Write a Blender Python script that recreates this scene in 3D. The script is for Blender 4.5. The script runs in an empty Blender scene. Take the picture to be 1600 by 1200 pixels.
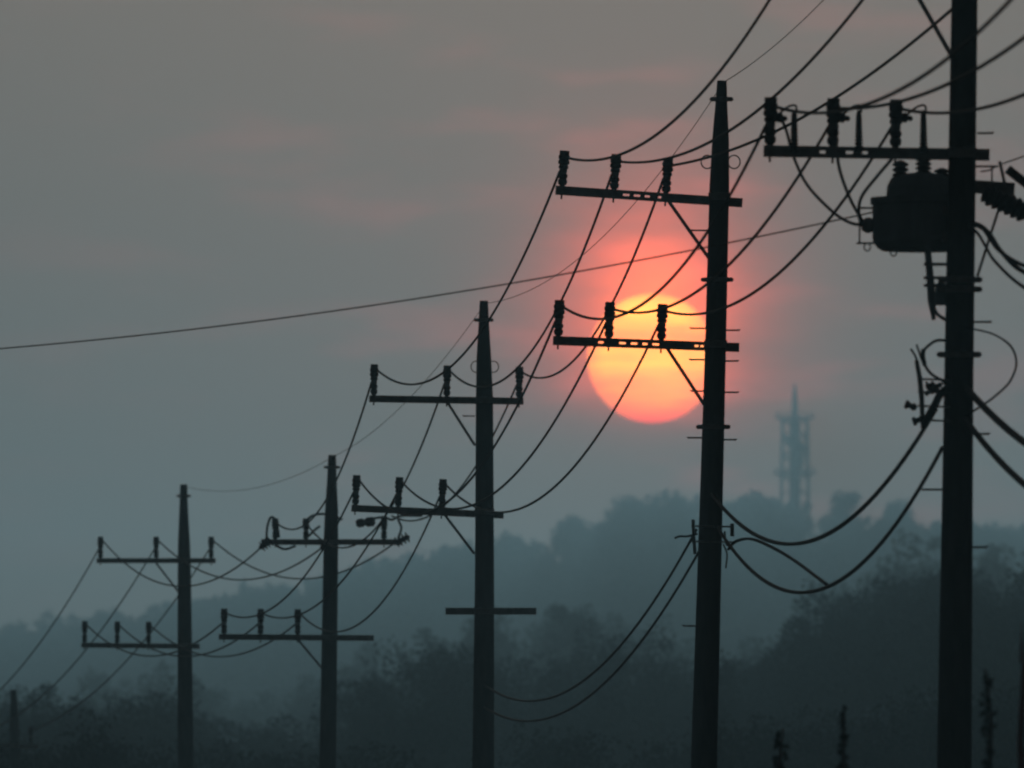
import bpy, math, random
import numpy as np
from mathutils import Vector, Matrix

random.seed(7)
rng = np.random.default_rng(11)
scene = bpy.context.scene
col = scene.collection

# ------------------------------------------------------------------ camera
K = 4.625e-5                 # radians per photograph pixel: the sun (0.53 deg) is 200 pixels wide
CAM_Z = 1.6
HORIZON = 1400.0             # the level line lies below the frame: the camera looks up a little
cam_data = bpy.data.cameras.new("camera")
cam = bpy.data.objects.new("camera", cam_data)
col.objects.link(cam)
cam_data.sensor_width = 36.0
cam_data.lens = 36.0 / (1600 * K)
cam_data.clip_start = 1.0
cam_data.clip_end = 90000.0
PITCH = math.atan((HORIZON - 600) * K)
cam.location = (0, 0, CAM_Z)
cam.rotation_euler = (math.pi / 2 + PITCH, 0, 0)
cam_data.dof.use_dof = True
cam_data.dof.focus_distance = 195.0
cam_data.dof.aperture_fstop = 5.0
scene.camera = cam

CP, SP = math.cos(PITCH), math.sin(PITCH)


def at(px, py, Y):
    """point at distance Y that lies on the sight line of a photograph position"""
    u, v = (px - 800) * K, (600 - py) * K
    dx, dy, dz = u, CP - v * SP, SP + v * CP
    t = Y / dy
    return Vector((dx * t, Y, CAM_Z + dz * t))


def seen(p):
    """photograph position of a point"""
    x, y, z = p[0], p[1], p[2] - CAM_Z
    f = y * CP + z * SP
    return 800 + x / f / K, 600 - (z * CP - y * SP) / f / K


# ------------------------------------------------------------------ sun, sky
SUN_PX = (1019, 560)
sdir = (at(SUN_PX[0], SUN_PX[1], 1000.0) - Vector((0, 0, CAM_Z))).normalized()
SUN_ELEV = math.asin(sdir.z)
SUN_AZ = math.atan2(sdir.x, sdir.y)          # clockwise from +Y

world = bpy.data.worlds.new("World")
scene.world = world
world.use_nodes = True
wn, wl = world.node_tree.nodes, world.node_tree.links
wn.clear()


def wmath(op, a, b=None, c=None, clamp=False):
    n = wn.new("ShaderNodeMath"); n.operation = op; n.use_clamp = clamp
    for i, v in enumerate((a, b, c)):
        if v is None: continue
        if isinstance(v, (int, float)): n.inputs[i].default_value = v
        else: wl.new(v, n.inputs[i])
    return n.outputs[0]


def wscale(color, fac):
    n = wn.new("ShaderNodeVectorMath"); n.operation = 'SCALE'
    if isinstance(color, tuple): n.inputs[0].default_value = color
    else: wl.new(color, n.inputs[0])
    if isinstance(fac, (int, float)): n.inputs['Scale'].default_value = fac
    else: wl.new(fac, n.inputs['Scale'])
    return n.outputs[0]


def wadd(a, b):
    n = wn.new("ShaderNodeVectorMath"); n.operation = 'ADD'
    for i, v in enumerate((a, b)):
        if isinstance(v, tuple): n.inputs[i].default_value = v
        else: wl.new(v, n.inputs[i])
    return n.outputs[0]


tc = wn.new("ShaderNodeTexCoord")
sub = wn.new("ShaderNodeVectorMath"); sub.operation = 'SUBTRACT'
wl.new(tc.outputs['Generated'], sub.inputs[0]); sub.inputs[1].default_value = sdir
ln = wn.new("ShaderNodeVectorMath"); ln.operation = 'LENGTH'
wl.new(sub.outputs[0], ln.inputs[0])
theta = ln.outputs['Value']
sep = wn.new("ShaderNodeSeparateXYZ"); wl.new(sub.outputs[0], sep.inputs[0])
dx, dz = sep.outputs['X'], sep.outputs['Z']

sky = wn.new("ShaderNodeTexSky"); sky.sky_type = 'NISHITA'; sky.sun_disc = False
sky.sun_elevation = SUN_ELEV; sky.sun_rotation = SUN_AZ
sky.air_density = 1.5; sky.dust_density = 6.0; sky.ozone_density = 2.0
hs = wn.new("ShaderNodeHueSaturation"); hs.inputs['Saturation'].default_value = 0.3
wl.new(sky.outputs[0], hs.inputs['Color'])
SKY_STRENGTH = 0.05
clear_sky = wscale(hs.outputs[0], 0.42 * SKY_STRENGTH)

# smog: brightens gently towards the sun, all round it
broad = wmath('EXPONENT', wmath('MULTIPLY', theta, -1 / 0.20))
smog = wscale((0.105, 0.050, 0.006), broad)
near = wmath('EXPONENT', wmath('MULTIPLY', theta, -1 / 0.026))
warm = wscale((0.165, 0.045, 0.018), near)
# red aureole, its brighter core a little above the disc where the smog is thinner
gz = wmath('MULTIPLY', wmath('SUBTRACT', dz, 60 * K), 0.88)
gx = wmath('MULTIPLY', dx, 1.05)
gr = wmath('SQRT', wmath('ADD', wmath('MULTIPLY', gx, gx), wmath('MULTIPLY', gz, gz)))
gexp = wmath('EXPONENT', wmath('MULTIPLY', wmath('POWER', wmath('MULTIPLY', gr, 1 / (120 * K)), 1.5), -1.0))
mr = wn.new("ShaderNodeMapRange"); mr.interpolation_type = 'SMOOTHERSTEP'
wl.new(dz, mr.inputs['Value'])
mr.inputs['From Min'].default_value = -200 * K; mr.inputs['From Max'].default_value = 15 * K
glow_f = wmath('MULTIPLY', gexp, mr.outputs[0])
glow0 = wscale((4.0, 0.17, 0.0), glow_f)
hot = wmath('EXPONENT', wmath('MULTIPLY', wmath('POWER', wmath('MULTIPLY', gr, 1 / (85 * K)), 2.0), -1.0))
glow1 = wadd(glow0, wscale((1.8, 0.35, 0.03), wmath('MULTIPLY', hot, mr.outputs[0])))
# thin streaky high cloud
cmb = wn.new("ShaderNodeCombineXYZ")
wl.new(wmath('MULTIPLY', dx, 55.0), cmb.inputs[0]); wl.new(wmath('MULTIPLY', dz, 230.0), cmb.inputs[1])
nz = wn.new("ShaderNodeTexNoise"); nz.inputs['Scale'].default_value = 1.0
nz.inputs['Detail'].default_value = 4.0; nz.inputs['Roughness'].default_value = 0.5
wl.new(cmb.outputs[0], nz.inputs['Vector'])
cm = wn.new("ShaderNodeMapRange"); cm.interpolation_type = 'SMOOTHSTEP'
wl.new(nz.outputs[0], cm.inputs['Value'])
cm.inputs['From Min'].default_value = 0.48; cm.inputs['From Max'].default_value = 0.72
cloud = wscale((0.62, 0.07, 0.07), wmath('MULTIPLY', cm.outputs[0], wmath('EXPONENT', wmath('MULTIPLY', theta, -1 / 0.016))))
# the glow breaks up unevenly where the smog thickens
brk = wn.new("ShaderNodeMapRange"); wl.new(nz.outputs[0], brk.inputs['Value'])
brk.inputs['From Min'].default_value = 0.3; brk.inputs['From Max'].default_value = 0.7
brk.inputs['To Min'].default_value = 0.55; brk.inputs['To Max'].default_value = 1.4
glow = wscale(glow1, brk.outputs[0])
total = wadd(wadd(wadd(clear_sky, smog), wadd(warm, glow)), cloud)
bg = wn.new("ShaderNodeBackground"); bg.inputs['Strength'].default_value = 1.0
wl.new(total, bg.inputs['Color'])
wo = wn.new("ShaderNodeOutputWorld"); wl.new(bg.outputs[0], wo.inputs['Surface'])

sun_data = bpy.data.lights.new("sunlight", 'SUN')
sun_data.energy = 0.142
sun_data.angle = math.radians(0.53)
sun_data.color = (1.0, 0.88, 0.82)
sun_lamp = bpy.data.objects.new("sunlight", sun_data)
sun_lamp.rotation_euler = (-sdir).to_track_quat('-Z', 'Y').to_euler()
sun_lamp.location = (300, 300, 300)
col.objects.link(sun_lamp)

vs = scene.view_settings
vs.view_transform = 'Standard'; vs.look = 'None'; vs.exposure = 0.0; vs.gamma = 1.0
vs.use_curve_mapping = False
scene.render.engine = 'CYCLES'
scene.cycles.use_denoising = True
scene.cycles.max_bounces = 3
scene.cycles.volume_bounces = 0
scene.cycles.filter_width = 2.2


# ------------------------------------------------------------------ materials
def material(name, color, rough=0.8, metallic=0.0, var=0.25, scale=6.0, stretch=(1, 1, 1), bump=0.0, spec=0.3):
    m = bpy.data.materials.new(name); m.use_nodes = True
    n, l = m.node_tree.nodes, m.node_tree.links
    b = n['Principled BSDF']
    b.inputs['Roughness'].default_value = rough
    b.inputs['Metallic'].default_value = metallic
    b.inputs['Specular IOR Level'].default_value = spec
    t = n.new("ShaderNodeTexCoord"); mp = n.new("ShaderNodeMapping")
    mp.inputs['Scale'].default_value = stretch
    l.new(t.outputs['Object'], mp.inputs['Vector'])
    nt = n.new("ShaderNodeTexNoise"); nt.inputs['Scale'].default_value = scale
    nt.inputs['Detail'].default_value = 5.0
    l.new(mp.outputs[0], nt.inputs['Vector'])
    r = n.new("ShaderNodeValToRGB")
    r.color_ramp.elements[0].position = 0.3; r.color_ramp.elements[1].position = 0.7
    r.color_ramp.elements[0].color = tuple(c * (1 - var) for c in color) + (1,)
    r.color_ramp.elements[1].color = tuple(c * (1 + var) for c in color) + (1,)
    l.new(nt.outputs[0], r.inputs[0]); l.new(r.outputs[0], b.inputs['Base Color'])
    if bump:
        bp = n.new("ShaderNodeBump"); bp.inputs['Strength'].default_value = bump
        bp.inputs['Distance'].default_value = 0.02
        l.new(nt.outputs[0], bp.inputs['Height']); l.new(bp.outputs[0], b.inputs['Normal'])
    return m


M = dict(
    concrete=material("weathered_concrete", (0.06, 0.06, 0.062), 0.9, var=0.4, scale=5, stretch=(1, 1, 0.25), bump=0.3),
    steel=material("galvanised_steel", (0.36, 0.35, 0.35), 0.6, 0.3, var=0.3, scale=9),
    porcelain=material("brown_porcelain", (0.07, 0.05, 0.045), 0.45, var=0.2, scale=12, spec=0.4),
    sleeve=material("grey_insulator_sleeve", (0.25, 0.25, 0.26), 0.6, var=0.15, scale=12),
    cable=material("black_cable", (0.03, 0.03, 0.03), 0.6, var=0.3, scale=3),
    tank=material("tank_paint", (0.32, 0.37, 0.42), 0.55, var=0.2, scale=4, stretch=(1, 1, 0.3)),
    leaf=material("dark_foliage", (0.026, 0.038, 0.030), 0.85, var=0.3, scale=0.35, spec=0.1),
    bark=material("bark", (0.07, 0.055, 0.045), 0.9, var=0.35, scale=4, stretch=(1, 1, 0.2), bump=0.4),
    ground=material("ground_soil_grass", (0.055, 0.06, 0.035), 0.95, var=0.45, scale=0.3, spec=0.1),
    tower=material("tower_paint", (0.2, 0.21, 0.22), 0.6, 0.2, var=0.15, scale=1.5),
    wood=material("old_wood", (0.08, 0.065, 0.05), 0.9, var=0.35, scale=5, stretch=(1, 1, 0.15), bump=0.4),
    red=material("faded_red_paint", (0.28, 0.035, 0.03), 0.6, var=0.25, scale=6),
)


# ------------------------------------------------------------------ mesh helpers
class MB:
    """collects shapes in world coordinates and links them as one mesh object"""
    def __init__(self):
        self.v, self.f = [], []

    def box(self, c, half, axes=None):
        c = Vector(c)
        ax = axes or (Vector((1, 0, 0)), Vector((0, 1, 0)), Vector((0, 0, 1)))
        b = len(self.v)
        for sx in (-1, 1):
            for sy in (-1, 1):
                for sz in (-1, 1):
                    self.v.append(c + ax[0] * half[0] * sx + ax[1] * half[1] * sy + ax[2] * half[2] * sz)
        for q in ((0, 1, 3, 2), (4, 6, 7, 5), (0, 4, 5, 1), (2, 3, 7, 6), (0, 2, 6, 4), (1, 5, 7, 3)):
            self.f.append(tuple(b + i for i in q))
        return self

    def bar(self, a, b_, w, d):
        """rectangular bar from a to b, w across the view, d along it"""
        a, b_ = Vector(a), Vector(b_)
        z = (b_ - a); L = z.length; z.normalize()
        y = Vector((0, 1, 0)); y = (y - z * y.dot(z)).normalized(); x = y.cross(z)
        return self.box((a + b_) / 2, (w / 2, d / 2, L / 2), (x, y, z))

    def tube(self, pts, rad, n=6, cap=True):
        pts = [Vector(p) for p in pts]
        rr = rad if isinstance(rad, (list, tuple)) else [rad] * len(pts)
        base = len(self.v)
        prev = None
        for i, p in enumerate(pts):
            t = (pts[min(i + 1, len(pts) - 1)] - pts[max(i - 1, 0)]).normalized()
            if prev is None:
                ref = Vector((0, 0, 1)) if abs(t.z) < 0.9 else Vector((1, 0, 0))
                x = t.cross(ref).normalized()
            else:
                x = (prev - t * prev.dot(t)).normalized()
            prev = x
            y = t.cross(x)
            for k in range(n):
                a = 2 * math.pi * k / n
                self.v.append(p + (x * math.cos(a) + y * math.sin(a)) * rr[i])
        for i in range(len(pts) - 1):
            for k in range(n):
                a, b_ = base + i * n + k, base + i * n + (k + 1) % n
                self.f.append((a, b_, b_ + n, a + n))
        if cap:
            self.f.append(tuple(base + k for k in range(n))[::-1])
            self.f.append(tuple(base + (len(pts) - 1) * n + k for k in range(n)))
        return self

    def lathe(self, base_pt, axis, prof, n=12):
        """prof: list of (distance along axis, radius)"""
        axis = Vector(axis).normalized()
        ref = Vector((0, 1, 0)) if abs(axis.y) < 0.9 else Vector((1, 0, 0))
        x = axis.cross(ref).normalized(); y = axis.cross(x)
        b = len(self.v)
        for h, r in prof:
            for k in range(n):
                a = 2 * math.pi * k / n
                self.v.append(Vector(base_pt) + axis * h + (x * math.cos(a) + y * math.sin(a)) * max(r, 1e-4))
        for i in range(len(prof) - 1):
            for k in range(n):
                p, q = b + i * n + k, b + i * n + (k + 1) % n
                self.f.append((p, q, q + n, p + n))
        self.f.append(tuple(b + k for k in range(n))[::-1])
        self.f.append(tuple(b + (len(prof) - 1) * n + k for k in range(n)))
        return self

    def build(self, name, mat, parent=None, origin=(0, 0, 0), smooth=False):
        o_ = Vector(origin)
        me = bpy.data.meshes.new(name)
        me.from_pydata([tuple(Vector(p) - o_) for p in self.v], [], self.f)
        me.materials.append(mat)
        if smooth:
            me.polygons.foreach_set('use_smooth', [True] * len(me.polygons))
        me.update()
        ob = bpy.data.objects.new(name, me)
        col.objects.link(ob)
        if parent is not None: ob.parent = parent
        else: ob.location = o_
        return ob


def tag(o, label=None, cat=None, group=None, kind=None):
    if label: o['label'] = label
    if cat: o['category'] = cat
    if group: o['group'] = group
    if kind: o['kind'] = kind
    return o


def empty(name, loc):
    o = bpy.data.objects.new(name, None)
    o.empty_display_size = 0.5
    o.location = loc
    col.objects.link(o)
    return o


def smooth_path(pts, n=8):
    """Catmull-Rom through the given points"""
    pts = [Vector(p) for p in pts]
    P = [2 * pts[0] - pts[1]] + pts + [2 * pts[-1] - pts[-2]]
    out = []
    for i in range(1, len(P) - 2):
        for k in range(n):
            t = k / n
            p0, p1, p2, p3 = P[i - 1], P[i], P[i + 1], P[i + 2]
            out.append(0.5 * ((2 * p1) + (p2 - p0) * t + (2 * p0 - 5 * p1 + 4 * p2 - p3) * t * t
                              + (3 * p1 - p0 - 3 * p2 + p3) * t ** 3))
    out.append(pts[-1])
    return out


# ------------------------------------------------------------------ terrain
def interp(x, table):
    xs = [t[0] for t in table]; ys = [t[1] for t in table]
    return np.interp(x, xs, ys)


# skyline of the far ridge, photograph positions
SKYLINE = [(-300, 985), (0, 965), (100, 955), (200, 937), (340, 917), (420, 898), (520, 872), (600, 860), (700, 838), (780, 823),
           (850, 820), (885, 808), (930, 800), (942, 782), (1000, 775), (1040, 772), (1062, 763), (1095, 772),
           (1160, 768), (1262, 772), (1278, 792), (1300, 785), (1350, 788), (1400, 783), (1440, 792), (1500, 796), (1600, 802),
           (1900, 815)]
RIDGE_Y = 3000.0


def ridge_top(X):
    px = 800 + X / (K * RIDGE_Y)
    return CAM_Z + (HORIZON - interp(px, SKYLINE)) * K * RIDGE_Y


def hsh(x, y):
    return (np.sin(x * 0.013 + 1.3) * np.cos(y * 0.0017 + 0.7) + 0.5 * np.sin(x * 0.031 + y * 0.004 + 2.1))


def terrain(X, Y):
    X = np.asarray(X, float); Y = np.asarray(Y, float)
    top = ridge_top(X * np.clip(RIDGE_Y / np.maximum(Y, 300), 0.4, 3.0)) - 9.0
    t = np.clip((Y - 430) / (RIDGE_Y - 430), 0, 1)
    rise = 0.22 * t + 0.78 * t ** 2.2
    back = np.where(Y > RIDGE_Y, np.exp(-((Y - RIDGE_Y) / 700) ** 2), 1.0)
    side = np.clip(np.abs(X) / 900, 0, 1)
    h = top * rise * back
    h = h + hsh(X, Y) * 3.0 * np.clip((Y - 500) / 800, 0, 1) * side
    return h


xs = np.concatenate([np.linspace(-1400, -200, 13)[:-1], np.linspace(-200, 200, 81), np.linspace(200, 1400, 13)[1:]])
ys = np.concatenate([np.linspace(-500, 400, 10)[:-1], np.linspace(400, 3400, 101), np.linspace(3400, 4400, 11)[1:]])
gx_, gy_ = np.meshgrid(xs, ys)
gz_ = terrain(gx_, gy_)
verts = np.stack([gx_.ravel(), gy_.ravel(), gz_.ravel()], 1)
nx, ny = len(xs), len(ys)
faces = [(j * nx + i, j * nx + i + 1, (j + 1) * nx + i + 1, (j + 1) * nx + i) for j in range(ny - 1) for i in range(nx - 1)]
me = bpy.data.meshes.new("ground")
me.from_pydata([tuple(v) for v in verts], [], faces)
me.polygons.foreach_set('use_smooth', [True] * len(faces))
me.materials.append(M['ground'])
ground = bpy.data.objects.new("ground", me); col.objects.link(ground)
tag(ground, kind='structure')


# ------------------------------------------------------------------ woods
def crown_quads(center, rx, rz, n_clumps, n_leaf, leaf, seed):
    """leaf-sized faces gathered in clumps through the crown's volume"""
    r = np.random.default_rng(seed)
    d = r.normal(size=(n_clumps, 3)); d /= np.linalg.norm(d, axis=1)[:, None]
    rad = r.uniform(0.15, 0.8, n_clumps) ** 0.7
    cc = d * rad[:, None] * np.array([rx, rx, rz])
    cr = r.uniform(0.28, 0.5, n_clumps) * min(rx, rz)
    which = r.integers(0, n_clumps, n_leaf)
    q = r.normal(size=(n_leaf, 3)); q /= np.linalg.norm(q, axis=1)[:, None]
    p = cc[which] + q * (cr[which] * r.uniform(0.35, 1.0, n_leaf) ** 0.5)[:, None]
    p += np.asarray(center)
    nrm = q + 0.7 * r.normal(size=(n_leaf, 3)); nrm /= np.linalg.norm(nrm, axis=1)[:, None]
    t = np.cross(nrm, r.normal(size=(n_leaf, 3))); t /= np.linalg.norm(t, axis=1)[:, None]
    b = np.cross(nrm, t)
    s = leaf * r.uniform(0.6, 1.3, n_leaf)[:, None]
    quad = np.stack([p - t * s, p - b * s * 0.6, p + t * s, p + b * s * 0.6], 1)
    return quad.reshape(-1, 3)


def quads_object(name, chunks, mat, parent=None, origin=(0, 0, 0)):
    v = np.concatenate(chunks) - np.asarray(origin)
    n = len(v) // 4
    me = bpy.data.meshes.new(name)
    me.vertices.add(len(v)); me.vertices.foreach_set('co', v.astype(np.float32).ravel())
    me.loops.add(4 * n); me.loops.foreach_set('vertex_index', np.arange(4 * n, dtype=np.int32))
    me.polygons.add(n)
    me.polygons.foreach_set('loop_start', np.arange(0, 4 * n, 4, dtype=np.int32))
    me.materials.append(mat)
    me.update(calc_edges=True)
    ob = bpy.data.objects.new(name, me); col.objects.link(ob)
    if parent is not None: ob.parent = parent
    else: ob.location = origin
    return ob


def half_frame(Y):
    return 800 * K * Y


# far wood covering the hillside
chunks = []
seed = 100
for i in range(1500):
    Y = 1000 + 2020 * rng.uniform() ** 0.75
    X = rng.uniform(-1.35, 1.35) * half_frame(Y)
    h = rng.uniform(6.5, 10.0)
    z = float(terrain(X, Y))
    ridge_room = float(ridge_top(X)) + 0.5 if Y > 2850 else 1e9
    top = min(z + h, ridge_room)
    w = rng.uniform(2.6, 4.2)
    chunks.append(crown_quads((X, Y, top - h * 0.48), w, h * 0.48, 9, 90, 0.95, seed)); seed += 1
for i in range(260):
    px = rng.uniform(-250, 1850); Y = rng.uniform(2890, 2995)
    h = rng.uniform(6.5, 9.0); w = rng.uniform(2.4, 4.4)
    p = at(px, float(interp(px, SKYLINE)) + 10 + abs(rng.normal()) * 14, Y)
    chunks.append(crown_quads((p.x, Y, p.z - h * 0.5), w, h * 0.5, 12, 160, 0.75, seed)); seed += 1
far_wood = quads_object("far_wood", chunks, M['leaf'])
tag(far_wood, "hazy blue wood covering the far hillside", "wood", kind='stuff')

# nearer woods: tops follow what stands out of the haze
MID = [(-60, 1050), (60, 1062), (160, 1058), (260, 1050), (360, 1078), (460, 1085), (540, 1055), (600, 1005), (650, 987), (700, 980),
       (760, 972), (800, 962), (850, 957), (900, 952), (960, 952), (1010, 968), (1050, 990), (1100, 1015), (1150, 1020),
       (1195, 985), (1235, 950), (1270, 925), (1300, 898), (1350, 886), (1400, 868), (1450, 852), (1530, 868), (1600, 872), (1700, 880)]
NEAR = [(-60, 1098), (50, 1105), (150, 1118), (250, 1128), (400, 1150), (600, 1135), (800, 1128), (1000, 1118), (1150, 1105), (1250, 1085),
        (1350, 1070), (1450, 1050), (1550, 1030), (1660, 1020)]


def wood_band(name, table, Y0, Y1, count, leafn, leaf, label, h_rng, seed0, drop):
    ch = []
    s = seed0
    for i in range(count):
        Y = Y0 + (Y1 - Y0) * rng.uniform()
        px = rng.uniform(table[0][0], table[-1][0])
        py = float(interp(px, table)) + drop * rng.uniform() ** 1.6 * 120 + rng.normal() * 4
        top = CAM_Z + (HORIZON - py) * K * Y
        X = (px - 800) * K * Y
        z = float(terrain(X, Y))
        h = max(rng.uniform(*h_rng), 4.0)
        rz = min(h * 0.5, max((top - z) * 0.5, 1.5))
        rx = rng.uniform(0.55, 0.8) * min(rz, 4.2)
        ch.append(crown_quads((X, Y, top - rz), rx, rz, 16, leafn, leaf, s)); s += 1
    o = quads_object(name, ch, M['leaf'])
    tag(o, label, "wood", kind='stuff')
    return o


FARMID = [(x, y - 34 + 16 * math.sin(x * 0.021) + 9 * math.sin(x * 0.057)) for x, y in MID]
wood_band("hazy_wood", FARMID, 1050, 1450, 170, 900, 0.26, "grey-blue wood fading into haze behind the dark wood", (9, 13), 3000, 1.2)
wood_band("dusky_wood", MID, 600, 780, 190, 1900, 0.12, "dark dusky wood in the haze below the hill", (6, 9), 5000, 1.0)
wood_band("dark_thicket", NEAR, 405, 470, 200, 1300, 0.095, "nearly black thicket along the bottom of the view", (4.5, 7), 9000, 1.0)


# trees that can be told apart on the far ridge
def ridge_tree(px, py, w_px, h_px, label, s, Y=2985.0):
    top = at(px, py, Y)
    rx, rz = w_px * K * Y / 2, h_px * K * Y / 2
    base = Vector((top.x, Y, float(terrain(top.x, Y))))
    root = empty("broadleaf_tree", base)
    tag(root, label, "tree", "trees standing on the far ridge")
    quads_object("crown", [crown_quads((top.x, Y, top.z - rz), rx, rz, 22, 700, 0.55, s)], M['leaf'], root, base)
    mb = MB()
    c = Vector((top.x, Y, top.z - rz))
    mb.tube([base - Vector((0, 0, 0.4)), base.lerp(c, 0.5) + Vector((0.15, 0, 0)), c], [0.42, 0.33, 0.18], 8)
    for k in range(4):
        a = k * 1.6 + s
        mb.tube([base.lerp(c, 0.6), c + Vector((math.cos(a) * rx * 0.6, math.sin(a) * rx * 0.6, rz * 0.3))], [0.16, 0.05], 5)
    mb.build("trunk", M['bark'], root, base)


ridge_tree(1322, 759, 66, 62, "round-crowned tree just right of the distant tower", 31)
ridge_tree(1063, 761, 80, 60, "broad tree crown on the ridge just left of the pole crossing the sun", 32)
ridge_tree(985, 772, 84, 56, "spreading tree on the ridge directly below the sun", 33)
ridge_tree(892, 803, 60, 50, "small tree on the ridge at the step below the sun's left edge", 34)
ridge_tree(1404, 779, 56, 52, "tree on the ridge midway between the tower and the thickest pole", 35)
ridge_tree(1183, 764, 60, 48, "low tree on the ridge just left of the distant tower", 36)

# ------------------------------------------------------------------ distant tower
TY = 2990.0
tb = at(1242, 800, TY); tb.z = float(terrain(tb.x, TY)) - 0.3
tower = empty("lattice_tower", tb)
tag(tower, "faint blue tower with two platforms and a mast on the far hill", "tower")


def tz(py): return at(1242, py, TY).z


ux = K * TY                      # metres per photograph pixel there
MB().lathe(tb, (0, 0, 1), [(0, 9.5 * ux), (tz(655) - tb.z, 8 * ux)], 16).build("core", M['tower'], tower, tb)
for sx in (-1, 1):
    for sy in (-1, 1):
        MB().tube([tb + Vector((sx * 22 * ux, sy * 22 * ux, 0)), Vector((tb.x + sx * 19 * ux, tb.y + sy * 19 * ux, tz(652)))], 0.34, 8)\
            .build("column", M['tower'], tower, tb)
for y0, y1 in ((775, 742), (742, 712), (712, 682), (682, 655)):
    for sy in (-1, 1):
        for a, b_ in ((-1, 1), (1, -1)):
            MB().tube([Vector((tb.x + a * 20.5 * ux, tb.y + sy * 20.5 * ux, tz(y0))), Vector((tb.x + b_ * 20 * ux, tb.y + sy * 20 * ux, tz(y1)))], 0.13, 6)\
                .build("diagonal", M['tower'], tower, tb)
    mb = MB()
    for sy in (-1, 1):
        mb.tube([Vector((tb.x - 20.5 * ux, tb.y + sy * 20.5 * ux, tz(y1))), Vector((tb.x + 20.5 * ux, tb.y + sy * 20.5 * ux, tz(y1)))], 0.14, 6)
        mb.tube([Vector((tb.x + sy * 20.5 * ux, tb.y - 20.5 * ux, tz(y1))), Vector((tb.x + sy * 20.5 * ux, tb.y + 20.5 * ux, tz(y1)))], 0.14, 6)
    mb.build("girt", M['tower'], tower, tb)
for py, rpx in ((653, 31), (740, 33)):
    pl = MB().lathe((tb.x, tb.y, tz(py) - 0.35), (0, 0, 1), [(0, rpx * ux * 0.85), (0.25, rpx * ux), (0.5, rpx * ux)], 24).build("platform", M['tower'], tower, tb)
    mb = MB()
    for k in range(24):
        a = 2 * math.pi * k / 24
        p = Vector((tb.x + math.cos(a) * rpx * ux * 0.97, tb.y + math.sin(a) * rpx * ux * 0.97, tz(py) + 0.15))
        a2 = a + 2 * math.pi / 24
        p2 = Vector((tb.x + math.cos(a2) * rpx * ux * 0.97, tb.y + math.sin(a2) * rpx * ux * 0.97, tz(py) + 0.15))
        mb.tube([p, p + Vector((0, 0, 1.0))], 0.05, 4)
        mb.tube([p + Vector((0, 0, 1.0)), p2 + Vector((0, 0, 1.0))], 0.05, 4)
    mb.build("railing", M['tower'], pl, tb)
MB().lathe((tb.x, tb.y, tz(653)), (0, 0, 1), [(0, 5.0 * ux), (tz(640) - tz(653), 4.6 * ux), (tz(612) - tz(653), 3.8 * ux), (tz(611) - tz(653), 2.4 * ux), (tz(600) - tz(653), 1.8 * ux), (tz(599) - tz(653), .2 * ux)], 12)\
    .build("mast", M['tower'], tower, tb)
for a, py in ((-0.5, 690), (0.4, 722), (2.4, 700)):
    c = Vector((tb.x + math.sin(a) * 12 * ux, tb.y - math.cos(a) * 12 * ux, tz(py)))
    MB().lathe(c, (math.sin(a), -math.cos(a), 0), [(-0.5, 0.2), (0.0, 0.9), (0.35, 1.3), (0.4, 1.3), (0.1, 0.3)], 16).build("dish", M['tower'], tower, tb)

# ------------------------------------------------------------------ the sun itself
SY = 40000.0
sc_ = at(SUN_PX[0], SUN_PX[1], SY)
srad = 100.5 * K * SY
bpy_mesh = bpy.data.meshes.new("sun")
mb = MB()
mb.lathe(sc_ - Vector((0, 0, srad)), (0, 0, 1), [(srad * (1 - math.cos(math.pi * i / 48)), srad * math.sin(math.pi * i / 48)) for i in range(49)], 96)
sm = bpy.data.materials.new("setting_sun"); sm.use_nodes = True
n, l = sm.node_tree.nodes, sm.node_tree.links
n.clear()
t = n.new("ShaderNodeTexCoord"); sp_ = n.new("ShaderNodeSeparateXYZ"); l.new(t.outputs['Object'], sp_.inputs[0])
mapz = n.new("ShaderNodeMapRange"); mapz.inputs['From Min'].default_value = -srad; mapz.inputs['From Max'].default_value = srad
nzv = n.new("ShaderNodeMapping"); nzv.inputs['Scale'].default_value = (0.9 / srad, 0.0, 5.0 / srad)
l.new(t.outputs['Object'], nzv.inputs['Vector'])
nt = n.new("ShaderNodeTexNoise"); nt.inputs['Scale'].default_value = 1.0; nt.inputs['Detail'].default_value = 3
l.new(nzv.outputs[0], nt.inputs['Vector'])
mm = n.new("ShaderNodeMath"); mm.operation = 'MULTIPLY_ADD'; mm.inputs[1].default_value = 0.28 * srad; l.new(nt.outputs[0], mm.inputs[0]); l.new(sp_.outputs['Z'], mm.inputs[2])
m2 = n.new("ShaderNodeMath"); m2.operation = 'SUBTRACT'; m2.inputs[1].default_value = 0.14 * srad; l.new(mm.outputs[0], m2.inputs[0])
l.new(m2.outputs[0], mapz.inputs['Value'])
rp = n.new("ShaderNodeValToRGB"); l.new(mapz.outputs[0], rp.inputs[0])
stops = [(0.0, (1.3, 0.03, 0.02)), (0.05, (1.3, 0.10, 0.03)), (0.15, (1.25, 0.27, 0.04)), (0.33, (1.2, 0.27, 0.03)), (0.43, (1.3, 0.50, 0.03)),
         (0.54, (1.3, 0.46, 0.03)), (0.66, (1.1, 0.20, 0.02)), (0.77, (1.25, 0.42, 0.03)), (0.90, (1.35, 0.62, 0.04)), (1.0, (1.25, 0.46, 0.02))]
els = rp.color_ramp.elements
while len(els) > 1: els.remove(els[0])
for i, (p, c) in enumerate(stops):
    e = els[0] if i == 0 else els.new(p)
    e.position = p; e.color = c + (1,)
sv = n.new("ShaderNodeMapping"); sv.inputs['Scale'].default_value = (1.3 / srad, 0.0, 10.0 / srad); sv.inputs['Location'].default_value = (3.1, 0, 1.7)
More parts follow.
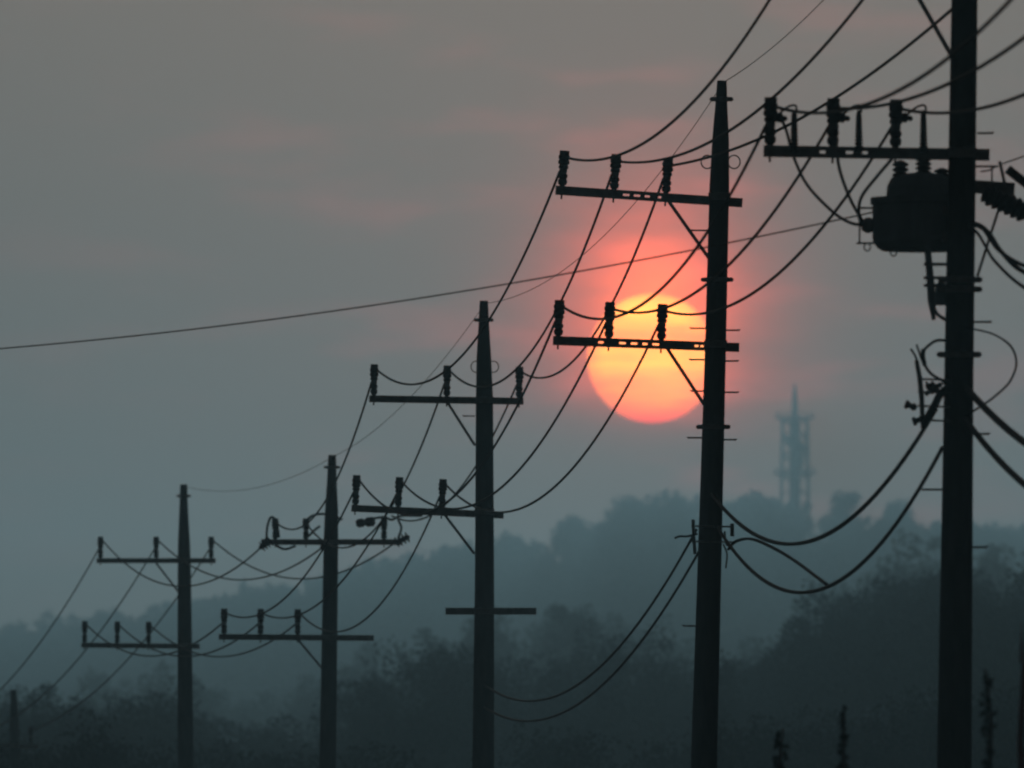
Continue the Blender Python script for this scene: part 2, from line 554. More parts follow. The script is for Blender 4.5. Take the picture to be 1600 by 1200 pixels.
l.new(t.outputs['Object'], sv.inputs['Vector'])
st = n.new("ShaderNodeTexNoise"); st.inputs['Scale'].default_value = 1.0; st.inputs['Detail'].default_value = 4
l.new(sv.outputs[0], st.inputs['Vector'])
sr = n.new("ShaderNodeMapRange"); l.new(st.outputs[0], sr.inputs['Value'])
sr.inputs['From Min'].default_value = 0.32; sr.inputs['From Max'].default_value = 0.68; sr.inputs['To Min'].default_value = 0.72; sr.inputs['To Max'].default_value = 1.25
flat = n.new("ShaderNodeVectorMath"); flat.operation = 'MULTIPLY'; flat.inputs[1].default_value = (1 / srad, 0, 1 / srad); l.new(t.outputs['Object'], flat.inputs[0])
rl = n.new("ShaderNodeVectorMath"); rl.operation = 'LENGTH'; l.new(flat.outputs[0], rl.inputs[0])
limb = n.new("ShaderNodeMapRange"); limb.interpolation_type = 'SMOOTHSTEP'; l.new(rl.outputs['Value'], limb.inputs['Value'])     # the limb is redder
limb.inputs['From Min'].default_value = 0.72; limb.inputs['From Max'].default_value = 1.0; limb.inputs['To Min'].default_value = 1.22; limb.inputs['To Max'].default_value = 0.74
lg = n.new("ShaderNodeMath"); lg.operation = 'MULTIPLY'; l.new(sr.outputs[0], lg.inputs[0]); l.new(limb.outputs[0], lg.inputs[1])
tint = n.new("ShaderNodeCombineColor"); tint.inputs[0].default_value = 1.0; l.new(lg.outputs[0], tint.inputs[1]); tint.inputs[2].default_value = 0.8
mul = n.new("ShaderNodeVectorMath"); mul.operation = 'MULTIPLY'; l.new(rp.outputs[0], mul.inputs[0]); l.new(tint.outputs[0], mul.inputs[1])
em = n.new("ShaderNodeEmission"); em.inputs['Strength'].default_value = 2.5; l.new(mul.outputs[0], em.inputs['Color'])
tr = n.new("ShaderNodeBsdfTransparent"); ad = n.new("ShaderNodeAddShader")
out = n.new("ShaderNodeOutputMaterial")
sm.cycles.emission_sampling = 'NONE'
l.new(em.outputs[0], ad.inputs[0]); l.new(tr.outputs[0], ad.inputs[1]); l.new(ad.outputs[0], out.inputs['Surface'])
# light leaves the front only once: back faces let everything through
geo = n.new("ShaderNodeNewGeometry"); mx = n.new("ShaderNodeMixShader")
l.new(geo.outputs['Backfacing'], mx.inputs[0]); l.new(ad.outputs[0], mx.inputs[1])
tr2 = n.new("ShaderNodeBsdfTransparent"); l.new(tr2.outputs[0], mx.inputs[2]); l.new(mx.outputs[0], out.inputs['Surface'])
sun = mb.build("sun", sm, None, sc_, smooth=True)
tag(sun, "glowing orange setting sun banded by smog behind the crossarm", "sun")

# ------------------------------------------------------------------ utility poles
POST = [(0, .45), (.04, .5), (.05, .7), (.12, .82), (.18, .8), (.21, .62), (.27, .84), (.33, .82), (.36, .6), (.47, .6),
        (.50, .86), (.57, .86), (.60, .7), (.64, 1.0), (.71, 1.0), (.74, .84), (.79, 1.0), (.86, .98), (.89, .84), (.93, .88), (1.0, .86), (1.0, .02)]


class Pole:
    pass


def make_pole(label, Y, prof, arms, braces, bands=(), steps=(), rings=()):
    """prof: (py, px centre, half width px) from the top down; the last two rows are continued to the ground"""
    P = Pole(); P.Y = Y; P.u = K * Y
    gy = HORIZON + CAM_Z / P.u + 30
    (ya, xa, wa), (yb, xb, wb) = prof[-2], prof[-1]
    t = (gy - yb) / (yb - ya)
    prof = list(prof) + [(gy, xb + (xb - xa) * t, wb + (wb - wa) * t)]
    P.prof = prof
    base = at(prof[-1][1], prof[-1][0], Y); base.z = 0
    root = empty("utility_pole", base); P.root = root; P.base = base
    tag(root, label, "utility pole", "utility poles in a row")
    mb = MB()
    rows = prof[::-1]
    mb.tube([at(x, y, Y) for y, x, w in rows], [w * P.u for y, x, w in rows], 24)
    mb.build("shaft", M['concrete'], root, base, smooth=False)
    P.xc = lambda y: float(np.interp(y, [p[0] for p in prof], [p[1] for p in prof]))
    P.hw = lambda y: float(np.interp(y, [p[0] for p in prof], [p[2] for p in prof]))
    P.ins = {}
    P.arms = {}
    for key, (x0, y0, x1, y1, slots, insl, hpx) in arms.items():
        Ya = Y + P.hw(y0) * P.u + 0.05
        a, b_ = at(x0, y0, Ya), at(x1, y1, Ya)
        x = (b_ - a).normalized(); yv = Vector((0, 1, 0)); z = x.cross(yv) * -1
        z = Vector((-x.z, 0, x.x))
        L = (b_ - a).length
        hh = 0.058                                   # half height
        mb = MB()
        c = (a + b_) / 2
        mb.box(c + z * (hh - 0.021), (L / 2, 0.045, 0.021), (x, yv, z))
        mb.box(c - z * (hh - 0.021), (L / 2, 0.045, 0.021), (x, yv, z))
        # the web, interrupted where the slots are
        sl = sorted([((s0 - x0) * P.u, (s1 - x0) * P.u) for s0, s1 in slots])
        cur = 0.0
        for s0, s1 in sl + [(L, L)]:
            if s0 - cur > 0.01:
                mb.box(a + x * ((cur + s0) / 2), ((s0 - cur) / 2, 0.030, hh - 0.0425), (x, yv, z))
            cur = s1
        arm = mb.build("crossarm", M['steel'], root, base)
        P.arms[key] = arm
        # clamp round the shaft
        pc = at(P.xc((y0 + y1) / 2), (y0 + y1) / 2, Y)
        r_ = P.hw(y0) * P.u
        MB().lathe(pc - Vector((0, 0, 0.05)), (0, 0, 1), [(0, r_ + 0.012), (0.1, r_ + 0.012)], 24).build("clamp", M['steel'], arm, base)
        lst = []
        for ix, kind in insl:
            f = (ix - x0) / (x1 - x0)
            foot = a.lerp(b_, f) + z * (hh - 0.004)
            H = hpx * P.u
            if kind == 'post':
                R = 0.074
                i_ob = MB().lathe(foot, z, [(h * H, r * R) for h, r in POST if h <= .36] , 12).lathe(foot, z, [(h * H, r * R) for h, r in POST if h >= .5], 12)
                i_ob.tube([foot - z * (2 * hh + 0.05), foot], 0.014, 6)
                o = i_ob.build("insulator", M['porcelain'], arm, base)
                MB().lathe(foot, z, [(.355 * H, .6 * R), (.4 * H, .68 * R), (.46 * H, .68 * R), (.505 * H, .7 * R)], 12).build("insulator_sleeve", M['sleeve'], arm, base)
            elif kind == 'slim':
                R = 0.045
                MB().lathe(foot, z, [(0, .5 * R)] + [(H * (0.1 + 0.09 * k + d), R * r) for k in range(9) for d, r in ((0, .62), (.03, 1.0), (.055, .95))] + [(H, .4 * R)], 10)\
                    .build("insulator", M['porcelain'], arm, base)
            lst.append((foot, z, H, x))
        P.ins[key] = lst
    for (ax, ay, px_, py_) in braces:
        Yb = Y + P.hw(ay) * P.u + 0.03
        MB().bar(at(ax, ay, Yb), at(px_, py_, Y + 0.06), 0.045, 0.012).build("brace", M['steel'], root, base)
    for y in bands:
        c = at(P.xc(y), y, Y); r_ = P.hw(y) * P.u
        mb = MB().lathe(c - Vector((0, 0, 0.03)), (0, 0, 1), [(0, r_ + 0.01), (0.06, r_ + 0.01)], 24)
        for s in (-1, 1):
            mb.box(c + Vector((s * (r_ + 0.035), 0, 0)), (0.03, 0.03, 0.028))
            mb.lathe(c + Vector((s * (r_ + 0.06), 0, 0)), (s, 0, 0), [(0, 0.018), (0.02, 0.018)], 6)
        mb.build("band", M['steel'], root, base)
    for (x0, x1, y) in steps:
        MB().tube([at(x0, y, Y), at(x1, y, Y), at(x1, y, Y) + Vector((0.0, 0, 0.012))], [0.011, 0.011, 0.02], 8).build("step_bolt", M['steel'], root, base)
    for (x, y, r) in rings:
        c = at(x, y, Y - 0.05)
        MB().tube([c + Vector((math.cos(2 * math.pi * k / 20) * r * P.u, 0, math.sin(2 * math.pi * k / 20) * r * P.u * 1.1)) for k in range(21)], 0.009, 5)\
            .build("wire_ring", M['cable'], root, base)
    return P


def near_pt(P, key, i):      # where the span towards the camera leaves
    foot, z, H, x = P.ins[key][i]
    return foot + z * H * 0.80 + x * 0.062


def far_pt(P, key, i):       # where the span away from the camera arrives
    foot, z, H, x = P.ins[key][i]
    return foot + z * H * 0.42 - x * 0.045


P1 = make_pole("thickest, nearest pole at the right edge, carrying the transformer", 140.0,
               [(-290, 1512, 13), (-120, 1510, 19), (0, 1507, 20.5), (600, 1498, 23), (1190, 1491, 27)],
               {'U': (1238, -25, 1600, -22, [], [(1248, 'post'), (1402, 'post'), (1578, 'post')], 78),
                'L': (1193, 236, 1546, 242, [(1281, 1290), (1322, 1333), (1345, 1356)], [(1203, 'post'), (1301, 'post'), (1399, 'post')], 76)},
               [(1427, -18, 1486, 86)],
               bands=(452, 554, 437),
               steps=((1527, 1551, 208), (1520, 1548, 503), (1518, 1545, 678), (1516, 1541, 855), (1478, 1441, 765), (1480, 1452, 412)))
P2 = make_pole("tall pole standing in front of the sun's right edge", 180.0,
               [(126, 1128, 7.5), (165, 1127, 9.5), (215, 1126, 13), (290, 1124, 15.5), (540, 1118, 16.5), (1190, 1100, 20.5)],
               {'U': (868, 297, 1160, 317, [(974, 984), (991, 1001), (1008, 1016), (1026, 1034)], [(878, 'post'), (959, 'post'), (1040, 'post')], 56),
                'L': (864, 532, 1155, 543, [(934, 943), (968, 978), (986, 996), (1004, 1012), (1020, 1030), (1086, 1092), (1095, 1100)], [(872, 'post'), (951, 'post'), (1033, 'post')], 57)},
               [(1043, 312, 1108, 404), (1043, 545, 1100, 632)],
               bands=(437, 667, 155),
               steps=((1104, 1079, 513), (1132, 1155, 516), (1104, 1078, 562), (1132, 1153, 564), (1103, 1080, 611), (1131, 1153, 613),
                      (1100, 1075, 684), (1128, 1150, 687), (1112, 1081, 360), (1094, 1068, 978)),
               rings=((1105, 253, 9.5), (1147, 253, 9.5)))
P3 = make_pole("third pole from the right, with a short third crossarm low down", 235.0,
               [(470, 756, 6.5), (510, 756, 8.5), (560, 756, 11.5), (625, 757, 13.5), (900, 757, 15), (1190, 755, 17)],
               {'U': (577, 623, 818, 627, [], [(584, 'post'), (698, 'post'), (811, 'post')], 49),
                'L': (549, 794, 787, 805, [], [(555, 'post'), (622, 'post'), (690, 'post')], 47),
                'T': (696, 955, 838, 955, [], [], 30)},
               [(700, 630, 742, 696), (693, 802, 741, 865)],
               bands=(500,), steps=((742, 724, 650),),
               rings=((744, 573, 8), (771, 573, 8)))
P4 = make_pole("fourth pole from the right, with looped jumpers on its upper crossarm", 285.0,
               [(711, 519, 6), (750, 518.5, 7.5), (800, 518, 10.5), (850, 517, 11.5), (1190, 512, 13)],
               {'U': (408, 847, 629, 847, [], [(430, 'post'), (478, 'post'), (600, 'post')], 33),
                'L': (342, 995, 584, 997, [], [(350, 'post'), (407, 'post'), (465, 'post')], 40)},
               [(466, 1000, 508, 1050)], bands=(730,))
P5 = make_pole("second pole from the left, its crossarms faint against the smog", 330.0,
               [(757, 287, 5.5), (800, 287, 7), (850, 287.5, 9.5), (900, 288, 10.5), (1190, 290, 12.5)],
               {'U': (151, 876, 337, 876, [], [(157, 'post'), (244, 'post'), (330, 'post')], 34),
                'L': (127, 1008, 312, 1010, [], [(132, 'post'), (183, 'post'), (232, 'post')], 34)},
               [(244, 880, 279, 925)], bands=(775,))
P6 = make_pole("farthest pole, only its dark tip showing at the bottom left", 390.0,
               [(1078, 21, 4.5), (1120, 22, 6.5), (1200, 24, 9)],
               {'U': (-95, 1165, 60, 1166, [], [(-90, 'post'), (-20, 'post'), (48, 'post')], 28)},
               [])

# dead-end insulators and jumper loops on the fourth pole
Yd = P4.Y + 0.2
for (x, y, x2, y2) in ((425, 844, 405, 857), (520, 846, 500, 858), (640, 838, 614, 850)):
    a, b_ = at(x, y, Yd), at(x2, y2, Yd)
    d = (b_ - a); L = d.length
    MB().lathe(a, d, [(0, .02)] + [(L * (0.08 + 0.21 * k + e), r) for k in range(4) for e, r in ((0, .05), (.03, .115), (.09, .11), (.12, .055))] + [(L, .03)], 12)\
        .build("strain_insulator", M['porcelain'], P4.arms['U'], P4.base)
for pts in ([(416, 848), (418, 822), (424, 808), (432, 816), (436, 840)],
            [(478, 816), (486, 807), (502, 803), (520, 806), (535, 812)],
            [(482, 838), (492, 828), (500, 822)],
            [(560, 817), (580, 811), (600, 808), (612, 812), (628, 806), (660, 806)],
            [(622, 842), (627, 825), (622, 812)],
            [(430, 852), (445, 858), (462, 853)]):
    MB().tube(smooth_path([at(x, y, Yd - 0.05) for x, y in pts], 6), 0.028, 6).build("jumper", M['cable'], P4.arms['U'], P4.base)
MB().lathe(at(556, 818, Yd), (1, 0, 0.12), [(0, .05), (.05, .09), (.15, .09), (.18, .06), (.24, .1), (.36, .1), (.4, .05)], 12).build("strain_insulator", M['porcelain'], P4.arms['U'], P4.base)

# slim jumper posts and drop clamps of the nearest pole's lower crossarm
arm1 = P1.arms['L']
for x in (1241, 1342, 1443):
    a = at(x, 240, 140.16); H = 68 * P1.u
    MB().lathe(a, (0, 0, 1), [(0, .05)] + [(H * (0.04 + 0.08 * k + d), r) for k in range(11) for d, r in ((0, .028), (.02, .048 - .0016 * k), (.05, .045 - .0016 * k))] + [(H, .015)], 10)\
        .build("post_insulator", M['porcelain'], arm1, P1.base)
    MB().tube(smooth_path([at(x - 24, 178, 140.1), at(x - 10, 167, 140.1), at(x + 2, 165, 140.1), at(x + 4, 176, 140.1)], 5), 0.012, 5).build("jumper", M['cable'], arm1, P1.base)
for i, x in enumerate((1203, 1301, 1399)):
    c = at(x + 9, 183, 140.2)
    MB().lathe(c, (1, 0, -0.15), [(0, .03), (.02, .05), (.06, .05), (.075, .025), (.1, .03), (.12, .012)], 10).build("strain_clamp", M['porcelain'], arm1, P1.base)

# ------------------------------------------------------------------ wires
def sagged(A, B, s, n=36):
    return [A.lerp(B, i / n) - Vector((0, 0, 4 * s * (i / n) * (1 - i / n))) for i in range(n + 1)]


def fit_sag(A, B, mid):
    """sag (m) that makes the span hang through the observed position"""
    lo, hi = -0.2, 12.0
    for _ in range(40):
        s = (lo + hi) / 2
        pts = [seen(p) for p in sagged(A, B, s, 200)]
        pts.sort(key=lambda q: abs(q[0] - mid[0]))
        y = pts[0][1]
        if y < mid[1]: lo = s
        else: hi = s
    return (lo + hi) / 2


GROUPS = {}


def wire(name, A, B, label, mid=None, sag=None, r=0.018, group="conductors strung between the poles", cat="wire"):
    s = sag if mid is None else fit_sag(A, B, mid)
    o = MB().tube(sagged(A, B, s), r, 6, True).build(name, M['cable'], None, A, smooth=True)
    tag(o, label, cat, group)
    print("span %-55s sag %.2f m" % (label[:55], s))
    return o


POS = ("left", "middle", "right")
names = {1: "nearest pole", 2: "pole before the sun", 3: "third pole from right", 4: "fourth pole from right",
         5: "second pole from left", 6: "leftmost pole"}
spans = [
    (P2, 'U', P1, 'U', 2, 1, [(1050, 191), (1200, 160), (1330, 136)]),
    (P2, 'L', P1, 'L', 2, 1, [(1090, 385), (1145, 407), (1193, 447)]),
    (P3, 'U', P2, 'U', 3, 2, [(711, 567), (808, 575), (895, 565)]),
    (P3, 'L', P2, 'L', 3, 2, [(775, 693), (820, 725), (870, 758)]),
    (P4, 'L', P3, 'L', 4, 3, [None, None, (616, 915)]),
]
for A, ka, B, kb, na, nb, mids in spans:
    for i in range(3):
        w = "upper" if ka == 'U' else "lower"
        wire("power_wire", near_pt(A, ka, i), far_pt(B, kb, i),
             "%s %s wire between %s and %s" % (w, POS[i], names[na], names[nb]),
             mid=mids[i], sag=0.75)
# fourth pole: the upper wires are dead-ended
d4n = [at(430, 815, Yd), at(478, 817, Yd), at(612, 806, Yd)]
d4f = [at(405, 858, Yd), at(499, 859, Yd), at(613, 851, Yd)]
for i in range(3):
    wire("power_wire", d4n[i], far_pt(P3, 'U', i),
         "upper %s wire between %s and %s" % (POS[i], names[4], names[3]), mid=[(528, 745), (633, 753), (715, 768)][i])
    wire("power_wire", near_pt(P5, 'U', i), d4f[i],
         "upper %s wire between %s and %s" % (POS[i], names[5], names[4]), mid=[(290, 916), (380, 906), (450, 903)][i])
    wire("power_wire", near_pt(P5, 'L', i), far_pt(P4, 'L', i),
         "lower %s wire between %s and %s" % (POS[i], names[5], names[4]), sag=0.7)
    wire("power_wire", near_pt(P6, 'U', i), far_pt(P5, 'U', i),
         "upper %s wire between %s and %s" % (POS[i], names[6], names[5]), sag=0.7)
# spans that run on towards the camera, out of the frame
for i, (ex, ey, mid) in enumerate([(1795, -286, (1400, 143)), (1933, -286, (1564, 84)), (2069, -290, (1590, 152))]):
    wire("power_wire", near_pt(P1, 'L', i), at(ex, ey, 100.0),
         "%s wire leaving the nearest pole's visible crossarm towards the upper right" % POS[i], mid=mid)

# earth wire along the pole tops
tops = {1: at(1512, -285, 140), 2: at(1130, 129, 180), 3: at(758, 474, 235), 4: at(520, 714, 285), 5: at(288, 760, 330)}
for a, b_, mid in ((2, 1, (1240, 46)), (3, 2, (920, 391)), (4, 3, None), (5, 4, None)):
    wire("earth_wire", tops[a], tops[b_], "thin earth wire between tops of %s and %s" % (names[a], names[b_]),
         mid=mid, sag=0.35, r=0.0055, group="thin earth wires along the pole tops")
# the long thin line that crosses the whole left side
wire("messenger_wire", at(-500, 570, 168.0), at(1490, 303, 140.3), "long thin wire slanting across the sky from the left edge to the transformer", mid=(600, 475), r=0.0085,
     group="single long wire")

# low-voltage cables
wire("service_cable", at(1112, 772, 179.7), at(1462, 640, 139.7), "upper thick cable hanging deep between the pole before the sun and the nearest pole", mid=(1240, 850), r=0.025, group="low cables", cat="cable")
wire("service_cable", at(1120, 822, 179.7), at(1472, 700, 139.7), "lower thick cable hanging deep between the pole before the sun and the nearest pole", mid=(1250, 926), r=0.023, group="low cables", cat="cable")
wire("service_cable", at(757, 1070, 234.75), at(1088, 828, 179.7), "left of two low cables running down left from the pole before the sun", mid=(1030, 927), r=0.019, group="low cables", cat="cable")
wire("service_cable", at(757, 1105, 234.75), at(1092, 862, 179.7), "right of two low cables running down left from the pole before the sun", mid=(1045, 940), r=0.019, group="low cables", cat="cable")
wire("service_cable", at(1510, 606, 139.7), at(2300, 330, 100.0), "upper thick cable leaving the nearest pole to the right edge", mid=(1598, 690), r=0.036, group="low cables", cat="cable")
wire("service_cable", at(1508, 655, 139.7), at(2300, 400, 100.0), "lower thick cable leaving the nearest pole to the right edge", mid=(1598, 754), r=0.033, group="low cables", cat="cable")
LA, LB = at(1120, 822, 179.7), at(1472, 700, 139.7)
JOINT = min(sagged(LA, LB, fit_sag(LA, LB, (1250, 926)), 200), key=lambda p: abs(seen(p)[0] - 1296))
o = MB().tube(smooth_path([at(1138, 858, 179.0), at(1150, 846, 178.0), at(1172, 842, 176.0), at(1200, 852, 172.0), at(1240, 875, 168.0), JOINT], 8), 0.02, 6)\
    .build("branch_cable", M['cable'], None, at(1138, 858, 179.0), smooth=True)
tag(o, "thin branch cable dropping from pole before the sun onto the lower thick cable", "cable", "low cables")

# ------------------------------------------------------------------ transformer on the nearest pole
TYr = 140.85
u1 = K * 140
tc_ = at(1440, 350, TYr)
tfb = at(1440, 392, TYr)
tf = empty("pole_transformer", tfb)
tag(tf, "dark grey drum transformer hung on the nearest pole below its crossarm", "transformer")
R = 77 * K * TYr
zb, zt = at(1440, 392, TYr).z, at(1440, 309, TYr).z
Ht = zt - zb
tank = MB().lathe((tc_.x, TYr, zb), (0, 0, 1), [(0, R * .55), (0.0, R * .8), (0.03, R * .9), (0.09, R * .985), (0.13, R), (Ht - .07, R), (Ht - .065, R + .02), (Ht, R + .02), (Ht, R * .1)], 40)\
    .build("tank", M['tank'], tf, tfb, smooth=False)
MB().lathe((tc_.x, TYr, zt), (0, 0, 1), [(0, R * .72), (.12, R * .70), (.2, R * .62), (.24, R * .5), (.26, .02)], 32).build("lid", M['tank'], tank, tfb)
for x, y1, y0 in ((1407, 250, 305), (1443, 243, 290), (1472, 262, 305)):
    b0 = at(x, y0, TYr - 0.1); H = (y0 - y1) * u1
    MB().lathe(b0, (0, 0, 1), [(0, .07)] + [(H * (0.06 + 0.15 * k + d), r) for k in range(6) for d, r in ((0, .05), (.04, .085), (.1, .08))] + [(H, .02)], 12)\
        .build("bushing", M['porcelain'], tf, tfb)
# hanger frame
mb = MB()
mb.box(at(1490, 330, 140.4), (0.12, 0.28, 0.04)); mb.box(at(1490, 372, 140.4), (0.12, 0.28, 0.04))
mb.build("hanger", M['steel'], tf, tfb)
mb = MB()
mb.bar(at(1342, 325, TYr), at(1368, 325, TYr), 0.02, 0.03); mb.bar(at(1343, 318, TYr), at(1343, 382, TYr), 0.018, 0.02)
mb.bar(at(1338, 380, TYr), at(1366, 380, TYr), 0.02, 0.03)
mb.lathe(at(1346, 352, TYr), (1, 0, 0), [(0, .05), (.05, .08), (.09, .08), (.14, .05)], 12)
mb.build("side_bracket", M['steel'], tf, tfb)
for x, y in ((1355, 386), (1396, 394)):
    c = at(x, y, TYr - 0.3)
    MB().tube([c + Vector((math.cos(a) * 0.032, 0, math.sin(a) * 0.04)) for a in [2 * math.pi * k / 16 for k in range(17)]], 0.008, 5).build("lifting_eye", M['steel'], tf, tfb)
for pts in ([(1222, 188), (1229, 205), (1240, 245), (1262, 290), (1300, 330), (1326, 347), (1346, 352)],
            [(1308, 195), (1307, 225), (1312, 265), (1328, 310), (1348, 346)],
            [(1394, 248), (1370, 276), (1346, 308), (1342, 335), (1347, 352)]):
    MB().tube(smooth_path([at(x, y, 140.3 + 0.5 * i / len(pts)) for i, (x, y) in enumerate(pts)], 8), 0.017, 6).build("lead", M['cable'], tf, tfb, smooth=True)
# low-voltage conduit beside the shaft
mb = MB()
mb.tube([at(1449, 385, 140.3), at(1453, 430, 140.25), at(1456, 470, 140.2), at(1459, 500, 140.2)], [0.035, 0.04, 0.045, 0.02], 10)
mb.tube(smooth_path([at(1458, 480, 140.2), at(1466, 492, 140.15), at(1478, 500, 140.1)], 5), 0.018, 6)
mb.build("conduit", M['tank'], tf, tfb)
for y in (413, 434, 446):
    MB().box(at(1462, y, 140.2), (0.12, 0.03, 0.015)).build("conduit_clamp", M['steel'], tf, tfb)
MB().box(at(1471, 460, 140.1), (0.06, 0.05, 0.11)).box(at(1471, 443, 140.1), (0.035, 0.03, 0.02)).build("junction_box", M['tank'], tf, tfb)

# secondary leads sweeping off to the right
for pts, r, lab in ((((1500, 345), (1530, 352), (1548, 368), (1566, 395), (1600, 425), (1680, 455)), 0.024, "upper of three leads curving from behind the nearest pole to the right edge"),
                    (((1500, 348), (1532, 355), (1546, 372), (1562, 392), (1600, 415), (1680, 440)), 0.02, "middle of three leads curving from behind the nearest pole to the right edge"),
                    (((1500, 350), (1525, 362), (1540, 385), (1556, 410), (1600, 449), (1680, 490)), 0.017, "lower of three leads curving from behind the nearest pole to the right edge")):
    P_ = [at(x, y, 140.3 - 0.9 * i) for i, (x, y) in enumerate(pts)]
    o = MB().tube(smooth_path(P_, 8), r, 6).build("secondary_lead", M['cable'], None, P_[0], smooth=True)
    tag(o, lab, "cable", "leads right of the nearest pole")
P_ = [at(x, y, 139.7) for x, y in ((1505, 512), (1530, 516), (1556, 524), (1580, 542), (1588, 568), (1578, 596), (1556, 618), (1534, 634), (1505, 652))]
o = MB().tube(smooth_path(P_, 8), [0.011] * 20 + [0.013] * 45, 6).build("loop_cable", M['cable'], None, P_[0], smooth=True)
tag(o, "slack cable loop bulging right from the nearest pole at mid height", "cable")

# cutout switch to the right of the pole
cy = 140.2
cb = at(1562, 310, cy)
cut = empty("fuse_cutout", cb)
tag(cut, "dark slanted fuse switch right of the nearest pole below its crossarm end", "switch")
a, b_ = at(1512, 291, cy), at(1585, 296, cy)
MB().bar(a, b_, 0.13, 0.12).build("mounting_arm", M['steel'], cut, cb)
a, b_ = at(1536, 300, cy), at(1606, 334, cy)
d = b_ - a; L = d.length
MB().lathe(a, d, [(0, .05), (.02, .1)] + [(L * (0.12 + 0.14 * k + e), r) for k in range(6) for e, r in ((0, .085), (.03, .115), (.08, .11))] + [(L, .06)], 14).build("switch_body", M['porcelain'], cut, cb)
MB().bar(at(1574, 264, cy), at(1612, 294, cy), 0.09, 0.06).build("fuse_tube", M['porcelain'], cut, cb)
MB().bar(at(1562, 252, cy), at(1571, 292, cy), 0.032, 0.03).build("upper_contact", M['steel'], cut, cb)
mb = MB()
mb.tube([at(1520, 260, cy), at(1560, 260, cy)], 0.012, 6); mb.tube(smooth_path([at(1532, 268, cy), at(1545, 266, cy), at(1556, 260, cy)], 5), 0.009, 5)
mb.tube([at(1550, 262, cy), at(1550, 292, cy)], 0.009, 5)
mb.tube([at(1566, 256, cy), at(1612, 240, cy)], 0.008, 5)
mb.build("contact_rod", M['steel'], cut, cb)
MB().bar(at(1561, 325, cy), at(1527, 432, cy), 0.028, 0.02).build("stay_strap", M['steel'], cut, cb)

# low-voltage spool rack left of the nearest pole
rb = at(1442, 668, 139.8)
rk = empty("spool_rack", rb)
tag(rk, "spool rack with cable ends clamped to the left side of the nearest pole", "cable rack")
MB().tube([at(1432, 563, 139.8), at(1437, 590, 139.8), at(1440, 620, 139.8), at(1442, 670, 139.8)], [.022, .026, .026, .022], 8).build("rod", M['steel'], rk, rb)
for x, y, x2, y2 in ((1414, 631, 1428, 636), (1426, 659, 1440, 655)):
    p, q = at(x, y, 139.8), at(x2, y2, 139.8)
    MB().lathe(p, q - p, [(0, .02), (.0, .042), (.03, .045), (.045, .028), (.07, .028), (.085, .04), (.11, .035), (.13, .012)], 12).build("spool", M['porcelain'], rk, rb)
mb = MB()
for y in (634, 656, 612, 592):
    mb.bar(at(1434, y, 139.85), at(1485, y + 2, 139.85), 0.02, 0.03)
mb.build("bracket", M['steel'], rk, rb)
for x, y, r in ((1449, 605, .035), (1455, 611, .04), (1447, 615, .03), (1460, 606, .03)):
    MB().lathe(at(x, y, 139.78), (0.4, -0.3, 0.2), [(0, .01), (.0, r), (.03, r * .7), (.05, r * .7), (.08, r), (.08, .01)], 10).build("clamp", M['steel'], rk, rb)
for pts, r in ((((1480, 532), (1464, 532), (1452, 539), (1444, 548), (1443, 560), (1446, 572), (1456, 585), (1475, 596)), .017),
               (((1443, 545), (1442, 556), (1445, 570)), .026),
               (((1423, 545), (1430, 556), (1434, 568)), .013), (((1432, 538), (1436, 550), (1440, 562), (1444, 572)), .012),
               (((1446, 597), (1456, 602), (1468, 600), (1480, 598)), .012),
               (((1444, 664), (1452, 648), (1460, 634), (1468, 618), (1480, 606)), .045)):
    MB().tube(smooth_path([at(x, y, 139.75) for x, y in pts], 6), r, 6).build("cable_end", M['cable'], rk, rb, smooth=True)

# cable bracket of the pole before the sun
rb = at(1095, 850, 179.7)
rk = empty("spool_rack", rb)
tag(rk, "small cable bracket on both sides of the pole before the sun, low down", "cable rack")
MB().tube([at(1083, 812, 179.7), at(1084, 840, 179.7), at(1086, 866, 179.7)], .022, 8).build("rod", M['steel'], rk, rb)
MB().tube([at(1144, 818, 179.7), at(1144, 838, 179.7)], .026, 8).build("rod", M['steel'], rk, rb)
mb = MB()
for y in (822, 846):
    mb.bar(at(1080, y, 179.75), at(1146, y + 1, 179.75), 0.022, 0.03)
mb.build("bracket", M['steel'], rk, rb)
for pts, r in ((((1054, 841), (1062, 838), (1074, 838), (1090, 834)), .016), 
               (((1130, 850), (1136, 866), (1134, 888)), .012), (((1132, 830), (1136, 852), (1150, 846)), .014)):
    MB().tube(smooth_path([at(x, y, 179.6) for x, y in pts], 5), r, 6).build("cable_end", M['cable'], rk, rb, smooth=True)

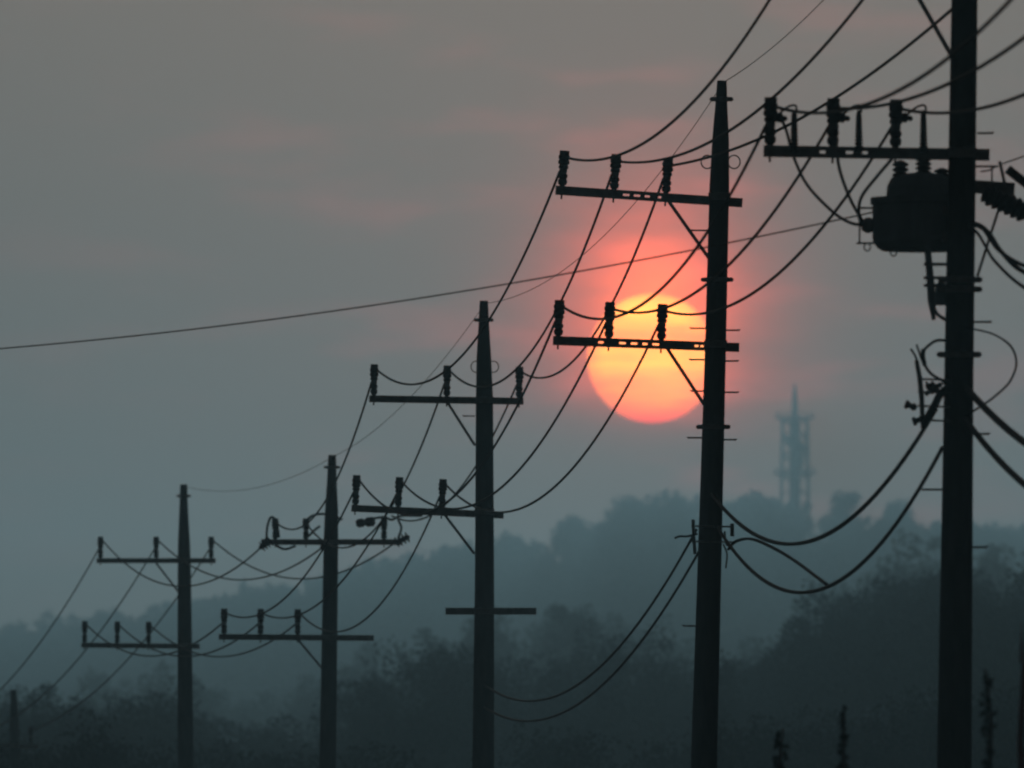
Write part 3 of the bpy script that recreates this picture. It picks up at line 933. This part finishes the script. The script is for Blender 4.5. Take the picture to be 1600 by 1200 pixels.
# ------------------------------------------------------------------ slender posts in the dark foreground
def sapling(px, top, Y, label, lean=0.0):
    t = at(px, top, Y)
    g = Vector((t.x + lean, Y, 0))
    root = empty("sapling", g)
    tag(root, label, "sapling", "slender saplings at the bottom right")
    H = t.z
    stem = [g.lerp(t, i / 8) + Vector((0.03 * math.sin(i * 1.7 + px), 0.03 * math.cos(i * 1.3), 0)) for i in range(9)]
    mb = MB().tube([g - Vector((0, 0, 0.2))] + stem[1:], [0.05 - 0.0052 * i for i in range(9)], 8)
    r = random.Random(px)
    tips = []
    for k in range(26):
        f = 0.35 + 0.63 * k / 26
        p = g.lerp(t, f); a = r.uniform(0, 6.28); L = (0.06 + 0.12 * (1 - f)) * r.uniform(0.7, 1.3)
        q = p + Vector((math.cos(a) * L * 0.55, math.sin(a) * L * 0.55, L))
        mb.tube([p, q], [0.009, 0.004], 5); tips += [p.lerp(q, 0.6), q]
    mb.build("stem", M['bark'], root, g)
    quads_object("foliage", [crown_quads(tuple(p), 0.045, 0.11, 3, 14, 0.024, i + px) for i, p in enumerate(tips)], M['leaf'], root, g)


def post(px, top, Y, w, label, lean=0.0, mat='wood'):
    t = at(px, top, Y)
    b_ = Vector((t.x + lean, Y, -0.2))
    g = Vector((b_.x, Y, 0))
    root = empty("slender_post", g)
    tag(root, label, "post")
    pts = [b_.lerp(t, i / 6) + Vector((0.02 * math.sin(i * 2.1 + px), 0, 0)) for i in range(7)]
    MB().tube(pts, [w * (1 - 0.1 * i) for i in range(7)], 10).build("shaft", M[mat], root, g)
    MB().lathe(t, (0, 0, 1), [(0, w * .4), (.12, w * .25), (.3, w * .06)], 10).build("tip", M[mat], root, g)


sapling(1314, 1105, 118.0, "taller slender dark sapling left of the nearest pole at the bottom edge", 0.12)
sapling(1219, 1138, 125.0, "shorter slender dark sapling between the pole before the sun and nearest pole", 0.02)
sapling(1542, 1045, 112.0, "slender dark sapling just right of the nearest pole", 0.05)
post(1597, 1035, 105.0, 0.05, "dull red post at the right edge of the picture", 0.03, 'red')

# ------------------------------------------------------------------ the smoky air
hz = MB().box((0, 1900, 57.5), (1500, 2560, 60.0)).build("haze", bpy.data.materials.new("haze_air"), None, (0, 0, 0))
hm = hz.data.materials[0]; hm.use_nodes = True
n, l = hm.node_tree.nodes, hm.node_tree.links
n.clear()
pv = n.new("ShaderNodeVolumePrincipled")
pv.inputs['Color'].default_value = (0.41, 0.80, 1.0, 1)
pv.inputs['Density'].default_value = 0.00044
pv.inputs['Anisotropy'].default_value = 0.8
ho = n.new("ShaderNodeOutputMaterial"); l.new(pv.outputs[0], ho.inputs['Volume'])
tag(hz, kind='stuff')
